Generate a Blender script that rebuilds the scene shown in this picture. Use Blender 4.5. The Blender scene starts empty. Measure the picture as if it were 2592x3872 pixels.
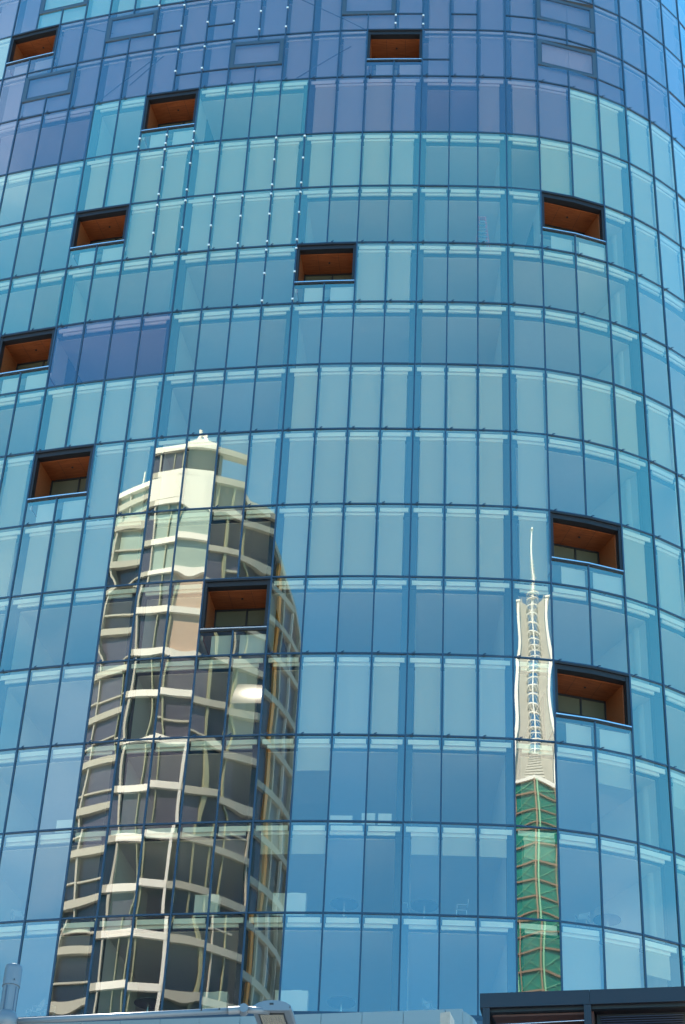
import bpy, bmesh, math, random
from mathutils import Vector, Matrix
random.seed(7)
SC = bpy.context.scene
COL = SC.collection
R = math.radians

# ------------------------------------------------------------------ camera
CAM_Z = 1.6
PITCH, ROLL, FPX = 36.8529, 2.9019, 7562.0
cam = bpy.data.cameras.new('camera'); camo = bpy.data.objects.new('camera', cam); COL.objects.link(camo)
cam.sensor_fit = 'VERTICAL'; cam.sensor_height = 36.0; cam.lens = FPX / 3872 * 36.0
cam.clip_start = 0.1; cam.clip_end = 6000
_th, _ro = R(PITCH), R(ROLL)
fwd = Vector((0, math.cos(_th), math.sin(_th)))
up0 = Vector((0, -math.sin(_th), math.cos(_th))); rt0 = Vector((1, 0, 0))
rt = rt0 * math.cos(_ro) + up0 * math.sin(_ro)
up = -rt0 * math.sin(_ro) + up0 * math.cos(_ro)
m3 = Matrix((rt, up, -fwd)).transposed()
camo.matrix_world = Matrix.Translation((0, 0, CAM_Z)) @ m3.to_4x4()
SC.camera = camo

# ------------------------------------------------------------------ sky, sun, exposure
SUN_AZ, SUN_EL = -20.0, 58.0            # azimuth from +Y towards +X
w = bpy.data.worlds.new('World'); SC.world = w; w.use_nodes = True
nt = w.node_tree; nt.nodes.clear()
sky = nt.nodes.new('ShaderNodeTexSky'); sky.sky_type = 'NISHITA'; sky.sun_disc = False
sky.sun_elevation = R(SUN_EL); sky.sun_rotation = R(SUN_AZ)
sky.air_density = 1.0; sky.dust_density = 0.6; sky.ozone_density = 1.0; sky.altitude = 20
tc = nt.nodes.new('ShaderNodeTexCoord')
mp = nt.nodes.new('ShaderNodeMapping'); mp.inputs['Scale'].default_value = (1, 1, 2.2)
nz = nt.nodes.new('ShaderNodeTexNoise'); nz.inputs['Scale'].default_value = 2.3; nz.inputs['Detail'].default_value = 7; nz.inputs['Roughness'].default_value = .55
rp = nt.nodes.new('ShaderNodeValToRGB'); rp.color_ramp.elements[0].position = .55; rp.color_ramp.elements[1].position = .85
rp.color_ramp.elements[0].color = (0, 0, 0, 1); rp.color_ramp.elements[1].color = (.34, .34, .34, 1)
mx = nt.nodes.new('ShaderNodeMix'); mx.data_type = 'RGBA'
mx.inputs[7].default_value = (7.5, 7.9, 8.4, 1)
bg = nt.nodes.new('ShaderNodeBackground'); bg.inputs['Strength'].default_value = 0.10
ou = nt.nodes.new('ShaderNodeOutputWorld')
L = nt.links
L.new(tc.outputs['Generated'], mp.inputs['Vector']); L.new(mp.outputs[0], nz.inputs['Vector'])
L.new(nz.outputs['Fac'], rp.inputs[0]); L.new(rp.outputs[0], mx.inputs[0])
tn = nt.nodes.new('ShaderNodeMix'); tn.data_type = 'RGBA'; tn.blend_type = 'MULTIPLY'; tn.inputs[0].default_value = 1
tn.inputs[7].default_value = (.315, .95, 1.14, 1)          # deep, clean southern sky
L.new(sky.outputs[0], tn.inputs[6]); L.new(tn.outputs[2], mx.inputs[6]); L.new(mx.outputs[2], bg.inputs[0]); L.new(bg.outputs[0], ou.inputs[0])
sl = bpy.data.lights.new('sun', 'SUN'); sl.energy = 4.3; sl.angle = R(.53); sl.color = (1, .93, .82)
so = bpy.data.objects.new('sun', sl); COL.objects.link(so)
sd = Vector((math.sin(R(SUN_AZ)) * math.cos(R(SUN_EL)), math.cos(R(SUN_AZ)) * math.cos(R(SUN_EL)), math.sin(R(SUN_EL))))
so.rotation_euler = sd.to_track_quat('Z', 'Y').to_euler(); so.location = sd * 200
SC.view_settings.view_transform = 'Standard'; SC.view_settings.look = 'None'
SC.view_settings.exposure = 2.0; SC.view_settings.gamma = 1.0; SC.view_settings.use_curve_mapping = False
SC.cycles.max_bounces = 10; SC.cycles.transparent_max_bounces = 14; SC.cycles.glossy_bounces = 5; SC.cycles.diffuse_bounces = 3
SC.cycles.caustics_reflective = True

# ------------------------------------------------------------------ materials
def newmat(name):
    m = bpy.data.materials.new(name); m.use_nodes = True
    return m, m.node_tree, m.node_tree.nodes, m.node_tree.links
def pbr(name, col, rough=.5, metal=0.0, var=.0, scale=3.0, bump=0.0, spec=.5):
    m, t, n, l = newmat(name); b = n['Principled BSDF']
    b.inputs['Roughness'].default_value = rough; b.inputs['Metallic'].default_value = metal
    b.inputs['Specular IOR Level'].default_value = spec
    b.inputs['Base Color'].default_value = (*col, 1)
    if var or bump:
        c = n.new('ShaderNodeTexCoord'); z = n.new('ShaderNodeTexNoise'); z.inputs['Scale'].default_value = scale; z.inputs['Detail'].default_value = 5
        l.new(c.outputs['Object'], z.inputs['Vector'])
        if var:
            mx = n.new('ShaderNodeMix'); mx.data_type = 'RGBA'
            mx.inputs[6].default_value = (*[v * (1 - var) for v in col], 1); mx.inputs[7].default_value = (*[min(1, v * (1 + var)) for v in col], 1)
            l.new(z.outputs['Fac'], mx.inputs[0]); l.new(mx.outputs[2], b.inputs['Base Color'])
        if bump:
            bp = n.new('ShaderNodeBump'); bp.inputs['Strength'].default_value = bump; bp.inputs['Distance'].default_value = .01
            l.new(z.outputs['Fac'], bp.inputs['Height']); l.new(bp.outputs[0], b.inputs['Normal'])
    return m
def glassmat(name, stops, trans, r0=.34, r1=.62, pw=2.0):
    """coated glazing: reflection tint drifts with the angle of view, the rest passes through"""
    m, t, n, l = newmat(name); n.remove(n['Principled BSDF']); o = n['Material Output']
    lw = n.new('ShaderNodeLayerWeight'); lw.inputs['Blend'].default_value = .5
    r = n.new('ShaderNodeValToRGB'); e = r.color_ramp.elements
    e[0].position = stops[0][0]; e[0].color = (*stops[0][1], 1); e[1].position = stops[-1][0]; e[1].color = (*stops[-1][1], 1)
    for p, c in stops[1:-1]:
        k = e.new(p); k.color = (*c, 1)
    l.new(lw.outputs['Facing'], r.inputs[0])
    g = n.new('ShaderNodeBsdfGlossy'); g.inputs['Roughness'].default_value = 0.0; l.new(r.outputs[0], g.inputs['Color'])
    tr = n.new('ShaderNodeBsdfTransparent'); tr.inputs['Color'].default_value = (*trans, 1)
    pwn = n.new('ShaderNodeMath'); pwn.operation = 'POWER'; pwn.inputs[1].default_value = pw; l.new(lw.outputs['Facing'], pwn.inputs[0])
    ma = n.new('ShaderNodeMath'); ma.operation = 'MULTIPLY_ADD'; ma.inputs[1].default_value = r1; ma.inputs[2].default_value = r0; ma.use_clamp = True
    l.new(pwn.outputs[0], ma.inputs[0])
    oi = n.new('ShaderNodeObjectInfo'); rv = n.new('ShaderNodeMath'); rv.operation = 'MULTIPLY_ADD'; rv.inputs[1].default_value = .07; rv.inputs[2].default_value = r0 - .035
    l.new(oi.outputs['Random'], rv.inputs[0]); l.new(rv.outputs[0], ma.inputs[2])          # batches of coating differ a little
    # faint dust film
    mix = n.new('ShaderNodeMixShader'); l.new(ma.outputs[0], mix.inputs[0]); l.new(tr.outputs[0], mix.inputs[1]); l.new(g.outputs[0], mix.inputs[2])
    c = n.new('ShaderNodeTexCoord'); z = n.new('ShaderNodeTexNoise'); z.inputs['Scale'].default_value = 1.7; z.inputs['Detail'].default_value = 6
    l.new(c.outputs['Object'], z.inputs['Vector'])
    df = n.new('ShaderNodeBsdfDiffuse'); df.inputs['Color'].default_value = (.5, .52, .52, 1)
    mm = n.new('ShaderNodeMath'); mm.operation = 'MULTIPLY'; mm.inputs[1].default_value = .03; l.new(z.outputs['Fac'], mm.inputs[0])
    m2 = n.new('ShaderNodeMixShader'); l.new(mm.outputs[0], m2.inputs[0]); l.new(mix.outputs[0], m2.inputs[1]); l.new(df.outputs[0], m2.inputs[2])
    l.new(m2.outputs[0], o.inputs['Surface'])
    return m
M = {}
M['glass'] = glassmat('coated blue glass', [(.04, (.99, .92, .88)), (.14, (1.0, .94, .85)), (.25, (.98, .96, .79)), (.34, (.76, .92, .69)), (.56, (1.0, .90, .72)), (.9, (1, 1, 1))], (1.0, .95, .78), .28, 1.0, 1.7)
M['purple'] = glassmat('coated violet glass', [(.0, (.78, .60, .70)), (.3, (.60, .53, .58)), (.42, (.54, .50, .52)), (.62, (.80, .74, .70)), (.95, (1, 1, 1))], (.86, .70, .66), .28, 1.0, 1.7)
M['frame'] = pbr('dark anodised aluminium', (.03, .065, .11), .4, .2, .15)
M['bronze'] = pbr('dark bronze frame', (.020, .018, .020), .5, .2, .1)
M['white'] = pbr('white powder coat', (.88, .88, .84), .45)
M['blind'] = pbr('pale roller blind fabric', (.50, .47, .40), .8, 0, .04, 30)
M['panel'] = pbr('pale lining panel', (.42, .43, .48), .7, 0, .06, 2)
M['ceiling'] = pbr('white ceiling board', (.74, .74, .72), .8, 0, .03)
M['wall'] = pbr('white plaster', (.68, .68, .66), .8, 0, .03)
M['core'] = pbr('dim grey core wall', (.16, .16, .17), .8, 0, .1)
M['slate'] = pbr('slate blue base panel', (.06, .09, .13), .35, .2)
M['dark'] = pbr('dark cladding', (.015, .018, .022), .6)
M['carpet'] = pbr('charcoal carpet', (.06, .06, .065), .95)
M['silver'] = pbr('satin aluminium rail', (.75, .76, .78), .25, .85)
M['greymetal'] = pbr('grey painted metal', (.17, .19, .21), .38, .25, .06, 4)
M['lampglass'] = pbr('lamp lens', (.22, .21, .18), .3)
M['paper'] = pbr('white carton', (.78, .78, .76), .7)
M['chair'] = pbr('pale chair plastic', (.34, .34, .34), .5)
M['table'] = pbr('dark table top', (.03, .03, .04), .4)
M['red'] = pbr('red ladder fibreglass', (.62, .10, .09), .5)
def timber():
    m, t, n, l = newmat('warm timber lining'); b = n['Principled BSDF']; b.inputs['Roughness'].default_value = .45
    c = n.new('ShaderNodeTexCoord'); mp = n.new('ShaderNodeMapping'); mp.inputs['Scale'].default_value = (1.2, 14, 14)
    z = n.new('ShaderNodeTexNoise'); z.inputs['Scale'].default_value = 1.6; z.inputs['Detail'].default_value = 6
    r = n.new('ShaderNodeValToRGB'); r.color_ramp.elements[0].position = .3; r.color_ramp.elements[1].position = .75
    r.color_ramp.elements[0].color = (.19, .045, .013, 1); r.color_ramp.elements[1].color = (.38, .105, .032, 1)
    l.new(c.outputs['Object'], mp.inputs[0]); l.new(mp.outputs[0], z.inputs['Vector']); l.new(z.outputs['Fac'], r.inputs[0]); l.new(r.outputs[0], b.inputs['Base Color'])
    return m
M['timber'] = timber()

# ------------------------------------------------------------------ mesh helpers
class MB:
    def __init__(s): s.v = []; s.f = []; s.m = []
    def quad(s, a, b, c, d, mi=0):
        k = len(s.v); s.v += [tuple(a), tuple(b), tuple(c), tuple(d)]; s.f.append((k, k + 1, k + 2, k + 3)); s.m.append(mi)
    def hexa(s, p, mi=0):
        """p: 8 points, bottom 4 (ccw) then top 4"""
        k = len(s.v); s.v += [tuple(q) for q in p]
        for f in ((3, 2, 1, 0), (4, 5, 6, 7), (0, 1, 5, 4), (1, 2, 6, 5), (2, 3, 7, 6), (3, 0, 4, 7)):
            s.f.append(tuple(k + i for i in f)); s.m.append(mi)
    def box(s, x0, x1, y0, y1, z0, z1, mi=0):
        s.hexa([(x0, y0, z0), (x1, y0, z0), (x1, y1, z0), (x0, y1, z0), (x0, y0, z1), (x1, y0, z1), (x1, y1, z1), (x0, y1, z1)], mi)
    def bar(s, a, b, wd, dp=None, mi=0, upv=(0, 0, 1)):
        a, b = Vector(a), Vector(b); dp = dp or wd
        d = (b - a).normalized(); u = Vector(upv)
        if abs(d.dot(u)) > .98: u = Vector((1, 0, 0))
        s1 = d.cross(u).normalized() * wd / 2; s2 = s1.cross(d).normalized() * dp / 2
        s.hexa([a - s1 - s2, a + s1 - s2, a + s1 + s2, a - s1 + s2, b - s1 - s2, b + s1 - s2, b + s1 + s2, b - s1 + s2], mi)
    def tube(s, pts, rad, n=12, mi=0, cap=True):
        rings = []
        pts = [Vector(p) for p in pts]
        rad = rad if isinstance(rad, (list, tuple)) else [rad] * len(pts)
        for i, p in enumerate(pts):
            d = (pts[min(i + 1, len(pts) - 1)] - pts[max(i - 1, 0)]).normalized()
            u = Vector((0, 0, 1)) if abs(d.z) < .95 else Vector((1, 0, 0))
            s1 = d.cross(u).normalized(); s2 = s1.cross(d)
            k = len(s.v); rings.append(k)
            for j in range(n):
                a = 2 * math.pi * j / n; s.v.append(tuple(p + (s1 * math.cos(a) + s2 * math.sin(a)) * rad[i]))
        for i in range(len(pts) - 1):
            for j in range(n):
                s.f.append((rings[i] + j, rings[i] + (j + 1) % n, rings[i + 1] + (j + 1) % n, rings[i + 1] + j)); s.m.append(mi)
        if cap:
            s.f.append(tuple(rings[0] + j for j in range(n))[::-1]); s.m.append(mi)
            s.f.append(tuple(rings[-1] + j for j in range(n))); s.m.append(mi)
    def mesh(s, name, mats, smooth=False):
        me = bpy.data.meshes.new(name); me.from_pydata(s.v, [], s.f)
        for m in (mats if isinstance(mats, (list, tuple)) else [mats]): me.materials.append(m)
        me.polygons.foreach_set('material_index', s.m)
        if smooth: me.polygons.foreach_set('use_smooth', [True] * len(s.f))
        bm = bmesh.new(); bm.from_mesh(me); bmesh.ops.recalc_face_normals(bm, faces=bm.faces); bm.to_mesh(me); bm.free()
        me.update(); return me
    def build(s, name, mats, parent=None, smooth=False, kind=None):
        return put(name, s.mesh(name, mats, smooth), parent, kind=kind)
def put(name, me, parent=None, loc=None, rz=None, sc=None, kind=None):
    o = bpy.data.objects.new(name, me); COL.objects.link(o)
    if parent: o.parent = parent
    if loc is not None: o.location = loc
    if rz is not None: o.rotation_euler = (0, 0, rz)
    if sc is not None: o.scale = sc
    if kind: o['kind'] = kind
    return o
def tag(o, label, cat, group=None):
    o['label'] = label; o['category'] = cat
    if group: o['group'] = group
    return o
def empty(name, loc=(0, 0, 0), rz=0):
    o = bpy.data.objects.new(name, None); COL.objects.link(o); o.location = loc; o.rotation_euler = (0, 0, rz); o.empty_display_size = .5
    return o
def lerp(a, b, t): return a + (b - a) * t
def project(p):
    d = Vector(p) - Vector((0, 0, CAM_Z)); zc = d.dot(fwd)
    if zc < .1: return (-9e9, -9e9)
    return (1296 + FPX * d.dot(rt) / zc, 1936 - FPX * d.dot(up) / zc)

# ------------------------------------------------------------------ plan of the curved glass tower (one plan point per mullion)
PX = [-20.365, -18.937, -17.507, -16.07, -14.626, -13.189, -11.751, -10.301, -8.84, -7.368, -5.906, -4.439, -2.952, -1.45, .041, 1.542, 3.042, 4.531, 6.011, 7.491, 9.208, 10.904, 12.545, 14.108, 15.565, 16.925, 18.166]
PY = [76.176, 75.636, 75.144, 74.689, 74.245, 73.819, 73.434, 73.076, 72.729, 72.414, 72.15, 71.905, 71.674, 71.475, 71.318, 71.196, 71.097, 71.013, 70.95, 70.925, 71.031, 71.333, 71.837, 72.534, 73.428, 74.484, 75.692]
P = {c: Vector((PX[c + 16], PY[c + 16])) for c in range(-16, 11)}
a = R(-21.9)
for c in range(-17, -37, -1):
    P[c] = P[c + 1] - Vector((math.cos(a), math.sin(a))) * 1.5; a -= R(1.25)
a = R(51.0)
for c in range(11, 25):
    P[c] = P[c - 1] + Vector((math.cos(a), math.sin(a))) * 1.72; a += R(6.7)
ZF = [29.975, 34.043, 38.033, 42.026, 46.01, 49.993, 53.949, 58.293, 62.259, 66.236, 70.22, 74.226, 78.219, 82.559, 86.337, 90.07, 93.863]
Z = {i: z + CAM_Z for i, z in enumerate(ZF)}
Z[-1] = Z[0] - 4.0; Z[-2] = Z[-1] - 4.0; Z[17] = Z[16] + 3.78; Z[18] = Z[17] + 3.98
C0, C1 = -17, 10                      # detailed columns
T0, T1 = -1, 16                       # detailed rows
def chord(c):
    d = P[c + 1] - P[c]; return math.atan2(d.y, d.x), d.length
def inw(c):                           # inward normal at a mullion
    d = P[min(c + 1, 24)] - P[max(c - 1, -36)]; d.normalize(); return Vector((-d.y, d.x))
def P3(c, z, s=0.0):
    q = P[c] + inw(c) * s; return Vector((q.x, q.y, z))
def visible(c, t, mg=60):
    a_, b_ = [], []
    for cc in (c, c + 1):
        for tt in (t, t + 1):
            x, y = project((P[cc].x, P[cc].y, Z[tt])); a_.append(x); b_.append(y)
    return max(a_) > -mg and min(a_) < 2592 + mg and max(b_) > -mg and min(b_) < 3872 + mg

recess = {(8, -14), (9, -4), (10, -12), (10, 4), (12, -10), (13, -2), (14, -16), (6, -12), (5, 4), (4, -6), (3, 4)}
framed = {(13, -15), (13, -7), (13, 4), (14, -12), (14, -3), (14, 4), (15, -15)}
rec_cells = {(t, c + k) for t, c in recess for k in (0, 1)}
frm_cells = {(t, c + k) for t, c in framed for k in (0, 1)}
split = {(14, -10), (14, -8), (13, -9), (13, -8), (14, -1), (14, 1), (13, 0), (14, 3), (13, 6), (15, 0), (15, 2)}
def is_purple(t, c):
    if t == 8: return -12 <= c <= -9
    if t == 12: return c <= -13 or -4 <= c <= 4
    if t == 13: return True
    if t == 14: return c >= -16
    if t == 15: return c >= -9 or c <= -16
    return t >= 16
def blind(t, c):
    """0 none .. 1 fully lowered"""
    if t >= 13: return 1.0
    if t == 12:
        if c <= -5: return 0
        return 0 if c in (0, 1) else 1
    if t == 11: return 0 if c <= -13 or c in (0, 1, 2, 3) else 1
    if t == 10: return 1 if (-10 <= c <= -5 or c in (7, 8, 9)) else 0
    if t == 9: return 1 if c in (-2, -1, 9) else 0
    if t == 8: return 1 if c in (-15, 9) else 0
    if t == 7: return 1 if (-12 <= c <= -9 or c >= -4) else 0
    if t == 6: return 1 if (c <= -5 and c != -8) or -4 <= c <= 3 or c >= 8 else 0
    if t == 5: return 1 if c in (-13, -12, -11, -10) or -4 <= c <= 3 or c >= 6 else 0
    if t == 4: return 0
    if t == 3: return 1 if -3 <= c <= 2 or c == -5 else 0
    if t == 2: return {-3: .32, 5: .3, 7: .35}.get(c, 0)
    if t == 1: return {-4: .26, -3: .26, 0: .25, 1: .25, 2: .25, 3: .25}.get(c, 0)
    if t == 0: return {4: .72, 5: .8, 6: .3}.get(c, 0)
    return 0
GAPS = {-20, -16, -12, -8, -4, 0, 3, 7}

# ------------------------------------------------------------------ ground
g = MB(); g.quad((-1500, -1500, 0), (1500, -1500, 0), (1500, 1500, 0), (-1500, 1500, 0))
gm = pbr('pale granite paving', (.34, .33, .31), .8, 0, .2, .4)
g.build('ground', gm, kind='structure')

# ------------------------------------------------------------------ glass tower
TW = empty('glass_office_tower', (P[-4].x, P[-4].y + 6, 0))
tag(TW, 'tall curved office tower clad in blue, teal and violet glass panes with timber lined openings', 'office tower')
OFF = Vector(TW.location)
def part(name, me, loc, rz=0, sc=None, parent=None, kind=None):
    o = put(name, me, parent or TW, Vector(loc) - (OFF if parent is None else Vector((0, 0, 0))), rz, sc, kind); return o
def wpart(mb, name, mats, smooth=False, kind=None):
    """mesh written in world coordinates"""
    o = mb.build(name, mats, TW, smooth, kind); o.location = -OFF; return o

# glass pane variants: unit 1 x 1 in x,z, slightly bowed as toughened glass is
def pane_mesh(name, mat, nx, nz_, fn):
    me = bpy.data.meshes.new(name); v = []; f = []
    for j in range(nz_ + 1):
        for i in range(nx + 1):
            u_, v_ = i / nx, j / nz_; v.append((u_, fn(u_, v_), v_))
    for j in range(nz_):
        for i in range(nx):
            k = j * (nx + 1) + i; f.append((k, k + 1, k + nx + 2, k + nx + 1))
    me.from_pydata(v, [], f); me.materials.append(mat); me.polygons.foreach_set('use_smooth', [True] * len(f)); me.update()
    return me
def warp(rs):
    A = rs.uniform(-.0030, .0038); B = rs.uniform(-.0008, .0008); Cc = rs.uniform(-.0013, .0013); D = rs.uniform(-.0006, .0006); ph = rs.uniform(0, 6.28)
    def fn(u, v):
        x, y = 2 * u - 1, 2 * v - 1
        e = (1 - x * x)
        s = (1 - y ** 6)
        return -(A * e * s + B * math.sin(3.1 * v + ph) * e + Cc * x * (1 - y * y) + D * math.sin(6.3 * v + 2 * ph) * (1 - .5 * x * x))
    return fn
rs = random.Random(11)
warps = [warp(rs) for _ in range(10)]
CALM = min(range(10), key=lambda q: sum(abs(warps[q](.5, v / 12) - warps[q](.5, (v + 1) / 12)) for v in range(2, 10)))   # the straightest of the ten
VAR = {k: [pane_mesh(k + '_pane', M[m], 8, 14, w_) for w_ in warps] for k, m in (('blue', 'glass'), ('violet', 'purple'))}
bow = [pane_mesh('bowed_pane', M['glass'], 10, 16, (lambda q: lambda u, v: -(.0085 * (1 - (2 * u - 1) ** 2) * (1 - .22 * abs(2 * v - 1) ** 5) + q * math.sin(5 * v + q * 900) * (1 - (2 * v - 1) ** 2) + q * 2.6 * (u - .5) * math.sin(6.6 * v + q * 2000)))(q)) for q in (.0010, -.0012, .0007, -.0008)]
blind_n = 0
SET = .035
cnt = {}
stuff_glass = {'glass': MB(), 'purple': MB()}
def add_pane(c, z0, z1, violet, name, parent=None, k=None):
    a_, w_ = chord(c)
    k = random.randrange(10) if k is None else k
    if c == -4: k = CALM
    me = bow[k % 4] if (c == 3 and not violet) else VAR['violet' if violet else 'blue'][k]
    nrm = Vector((-math.sin(a_), math.cos(a_)))
    q = P[c] + nrm * SET
    jit = random.gauss(0, .0022)
    o = put(name, me, TW if parent is None else parent)
    base = Vector((q.x, q.y, z0))
    o.location = base - OFF if parent is None else base - Vector(parent['o'])
    o.rotation_euler = (random.gauss(0, .0020), 0, a_ + jit); o.scale = (w_, 1, z1 - z0)
    return o
def coarse(mb, c, z0, z1):
    n0 = P[c] + inw(c) * SET; n1 = P[c + 1] + inw(c + 1) * SET
    mb.quad((n0.x, n0.y, z0), (n1.x, n1.y, z0), (n1.x, n1.y, z1), (n0.x, n0.y, z1))
for t in range(0, 18):
    for c in range(-36, 24):
        v_ = is_purple(t, c)
        if T0 <= t <= T1 and C0 <= c <= C1 and (t, c) in rec_cells | frm_cells: continue
        if T0 <= t <= T1 and C0 <= c < C1 and visible(c, t):
            if (t, c) in split:
                zs = lerp(Z[t], Z[t + 1], .35)
                add_pane(c, Z[t], zs, v_, 'spandrel_pane'); add_pane(c, zs, Z[t + 1], v_, 'violet_glass_pane' if v_ else 'glass_pane')
            else:
                add_pane(c, Z[t], Z[t + 1], v_, 'violet_glass_pane' if v_ else 'glass_pane')
        else:
            coarse(stuff_glass['purple' if v_ else 'glass'], c, Z[t], Z[t + 1])
wpart(stuff_glass['glass'], 'outer_glazing', M['glass'], kind='stuff')
wpart(stuff_glass['purple'], 'outer_violet_glazing', M['purple'], kind='stuff')

# mullions and transoms
def strip(mb, c, z0, z1, s0, s1, x0=0.0, x1=0.0, mi=0):
    """a bar along bay c between setbacks s0..s1, ends inset x0/x1"""
    a_, w_ = chord(c); e = Vector((math.cos(a_), math.sin(a_))); n = Vector((-e.y, e.x))
    A = P[c] + e * x0; B = P[c + 1] - e * x1
    pts = []
    for z in (z0, z1):
        for q in (A + n * s0, B + n * s0, B + n * s1, A + n * s1): pts.append((q.x, q.y, z))
    mb.hexa(pts, mi)
def mitre(mb, c, z0, z1, s0, s1, mi=0):
    A0, B0, B1, A1 = P[c] + inw(c) * s0, P[c + 1] + inw(c + 1) * s0, P[c + 1] + inw(c + 1) * s1, P[c] + inw(c) * s1
    mb.hexa([(q.x, q.y, z) for z in (z0, z1) for q in (A0, B0, B1, A1)], mi)
def in_recess_z(c):
    """z gaps in mullion c: the middle of a two bay opening"""
    out = []
    for (t, cc) in recess:
        if cc + 1 == c: out.append((lerp(Z[t], Z[t + 1], .31), Z[t + 1]))
    for (t, cc) in framed:
        if cc + 1 == c: out.append((lerp(Z[t], Z[t + 1], .33), lerp(Z[t], Z[t + 1], .90)))
    return sorted(out)
for c in range(C0, C1 + 1):
    mb = MB(); z = Z[0] - .1
    d = inw(c); ex = Vector((d.y, -d.x))
    for a0, a1 in in_recess_z(c) + [(Z[18], None)]:
        A = P[c]
        hw = .034
        pts = []
        for zz in (z, a0):
            for q in (A - ex * hw - d * .018, A + ex * hw - d * .018, A + ex * hw + d * .10, A - ex * hw + d * .10): pts.append((q.x, q.y, zz))
        if a0 - z > .05: mb.hexa(pts)
        z = a1
    wpart(mb, 'mullion', M['frame'])
for t in range(0, 18):
    mb = MB()
    dn = .16 if t == 0 else .034
    for c in range(-36, 24): mitre(mb, c, Z[t] - dn, Z[t] + .034, -.006, .10)
    wpart(mb, 'transom', M['frame'])
mb = MB()
for (t, c) in split:
    zs = lerp(Z[t], Z[t + 1], .35); strip(mb, c, zs - .03, zs + .03, -.012, .09, .03, .03)
    wpart(mb, 'short_transom', M['frame']); mb = MB()
mb = MB()
for c in list(range(-36, C0)) + list(range(C1 + 1, 24)):
    d = inw(c); ex = Vector((d.y, -d.x)); A = P[c]
    mb.hexa([(q.x, q.y, zz) for zz in (Z[0] - .1, Z[18]) for q in (A - ex * .034 - d * .018, A + ex * .034 - d * .018, A + ex * .034 + d * .1, A - ex * .034 + d * .1)])
wpart(mb, 'outer_mullions', M['frame'], kind='stuff')

# interiors: slab edges, heads, blinds, ceilings, partitions
ID = 9.0
for t in range(-1, 19):
    mb = MB()
    for c in range(-36, 24):
        if (t - 1, c) in rec_cells: continue
        mitre(mb, c, Z[t] - .50, Z[t] - .06, .62, ID)              # slab with white soffit
    wpart(mb, 'ceiling_slab', M['ceiling'])
    mb = MB()
    for c in range(-36, 24):
        if (t - 1, c) not in rec_cells: mitre(mb, c, Z[t] - .46, Z[t] + .02, .34, .615)
        mitre(mb, c, Z[t] - .06, Z[t] - .02, .63, ID)
    wpart(mb, 'slab_edge', M['dark'])
mb = MB()
for c in range(-36, 24): mitre(mb, c, 0, Z[18] + .5, ID, ID + .3)
wpart(mb, 'core_wall', M['core'])
mb = MB()
for c in range(-36, 24):
    mitre(mb, c, 0, Z[0] - .62, .05, .4); mitre(mb, c, Z[0] - .44, Z[0] - .165, .0, .4); mitre(mb, c, Z[0] - .62, Z[0] - .44, .2, .4)
for c in (-36, 24):
    mb.hexa([P3(c, 0, .1), P3(c, 0, ID), P3(c, 0, ID) + Vector((.3, 0, 0)), P3(c, 0, .1) + Vector((.3, 0, 0)), P3(c, Z[18], .1), P3(c, Z[18], ID), P3(c, Z[18], ID) + Vector((.3, 0, 0)), P3(c, Z[18], .1) + Vector((.3, 0, 0))])
wpart(mb, 'base_panels', M['slate'])
mb = MB()
for c in range(-36, 24): mitre(mb, c, Z[18], Z[18] + .3, 0, ID + .3)
wpart(mb, 'roof', M['core'])
hs = MB(); hs.box(.075, .925, .11, .17, -.37, -.15)
HEAD_U = hs.mesh('head_panel', M['white'])
def head2(x0, x1):
    m_ = MB(); m_.box(x0, x1, .22, .30, -.50, -.34); return m_.mesh('blind_box', M['white'])
H2 = {(0, 0): head2(.05, .95), (1, 0): head2(.21, .95), (0, 1): head2(.05, .79), (1, 1): head2(.2, .8)}
def bl(x0, x1):
    m_ = MB(); m_.box(x0, x1, .265, .272, -1, 0); m_.box(x0, x1, .262, .276, -1.008, -1); return m_.mesh('roller_blind', M['blind'])
BL = {k: bl(*v) for k, v in {(0, 0): (.055, .945), (1, 0): (.225, .945), (0, 1): (.055, .775), (1, 1): (.22, .78)}.items()}
PN = {k: (lambda m_: m_.mesh('lining_panel', M['panel']))(m_) for k, m_ in [(k, (lambda mm, v: (mm.box(v[0], v[1], .30, .33, 0, 1), mm)[1])(MB(), v)) for k, v in {0: (.12, .94), 1: (.22, .94)}.items()]}
st_head = MB()
for t in range(T0, T1 + 1):
    for c in range(C0, C1):
        if (t, c) in rec_cells or not visible(c, t, 0): continue
        a_, w_ = chord(c); k = (1 if c in GAPS else 0, 1 if c + 1 in GAPS else 0)
        h = Z[t + 1] - Z[t]
        up_ = (P[c].x, P[c].y, Z[t + 1])
        if (t, c) not in frm_cells:
            part('head_panel' if t < 13 else 'short_head_panel', HEAD_U, up_, a_, (w_, 1, 1 if t < 13 else .45))  # plant floors carry the same head panel, only shorter
            if t < 13: part('blind_box', H2[k], up_, a_, (w_, 1, 1))
        b = blind(t, c)
        if t >= 13:
            part('soffit_line', HEAD_U, (P[c].x, P[c].y, Z[t + 1] - .46), a_, (w_, 1.05, .16))
            part('lining_panel', PN[k[0]], (P[c].x, P[c].y, Z[t] + .02), a_, (w_, 1, h - .2))
        elif b > 0:
            full = h - .46
            part('roller_blind', BL[k], (P[c].x, P[c].y, Z[t + 1] - .42), a_, (w_, 1, full * b if b < 1 else full - .02))
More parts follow.
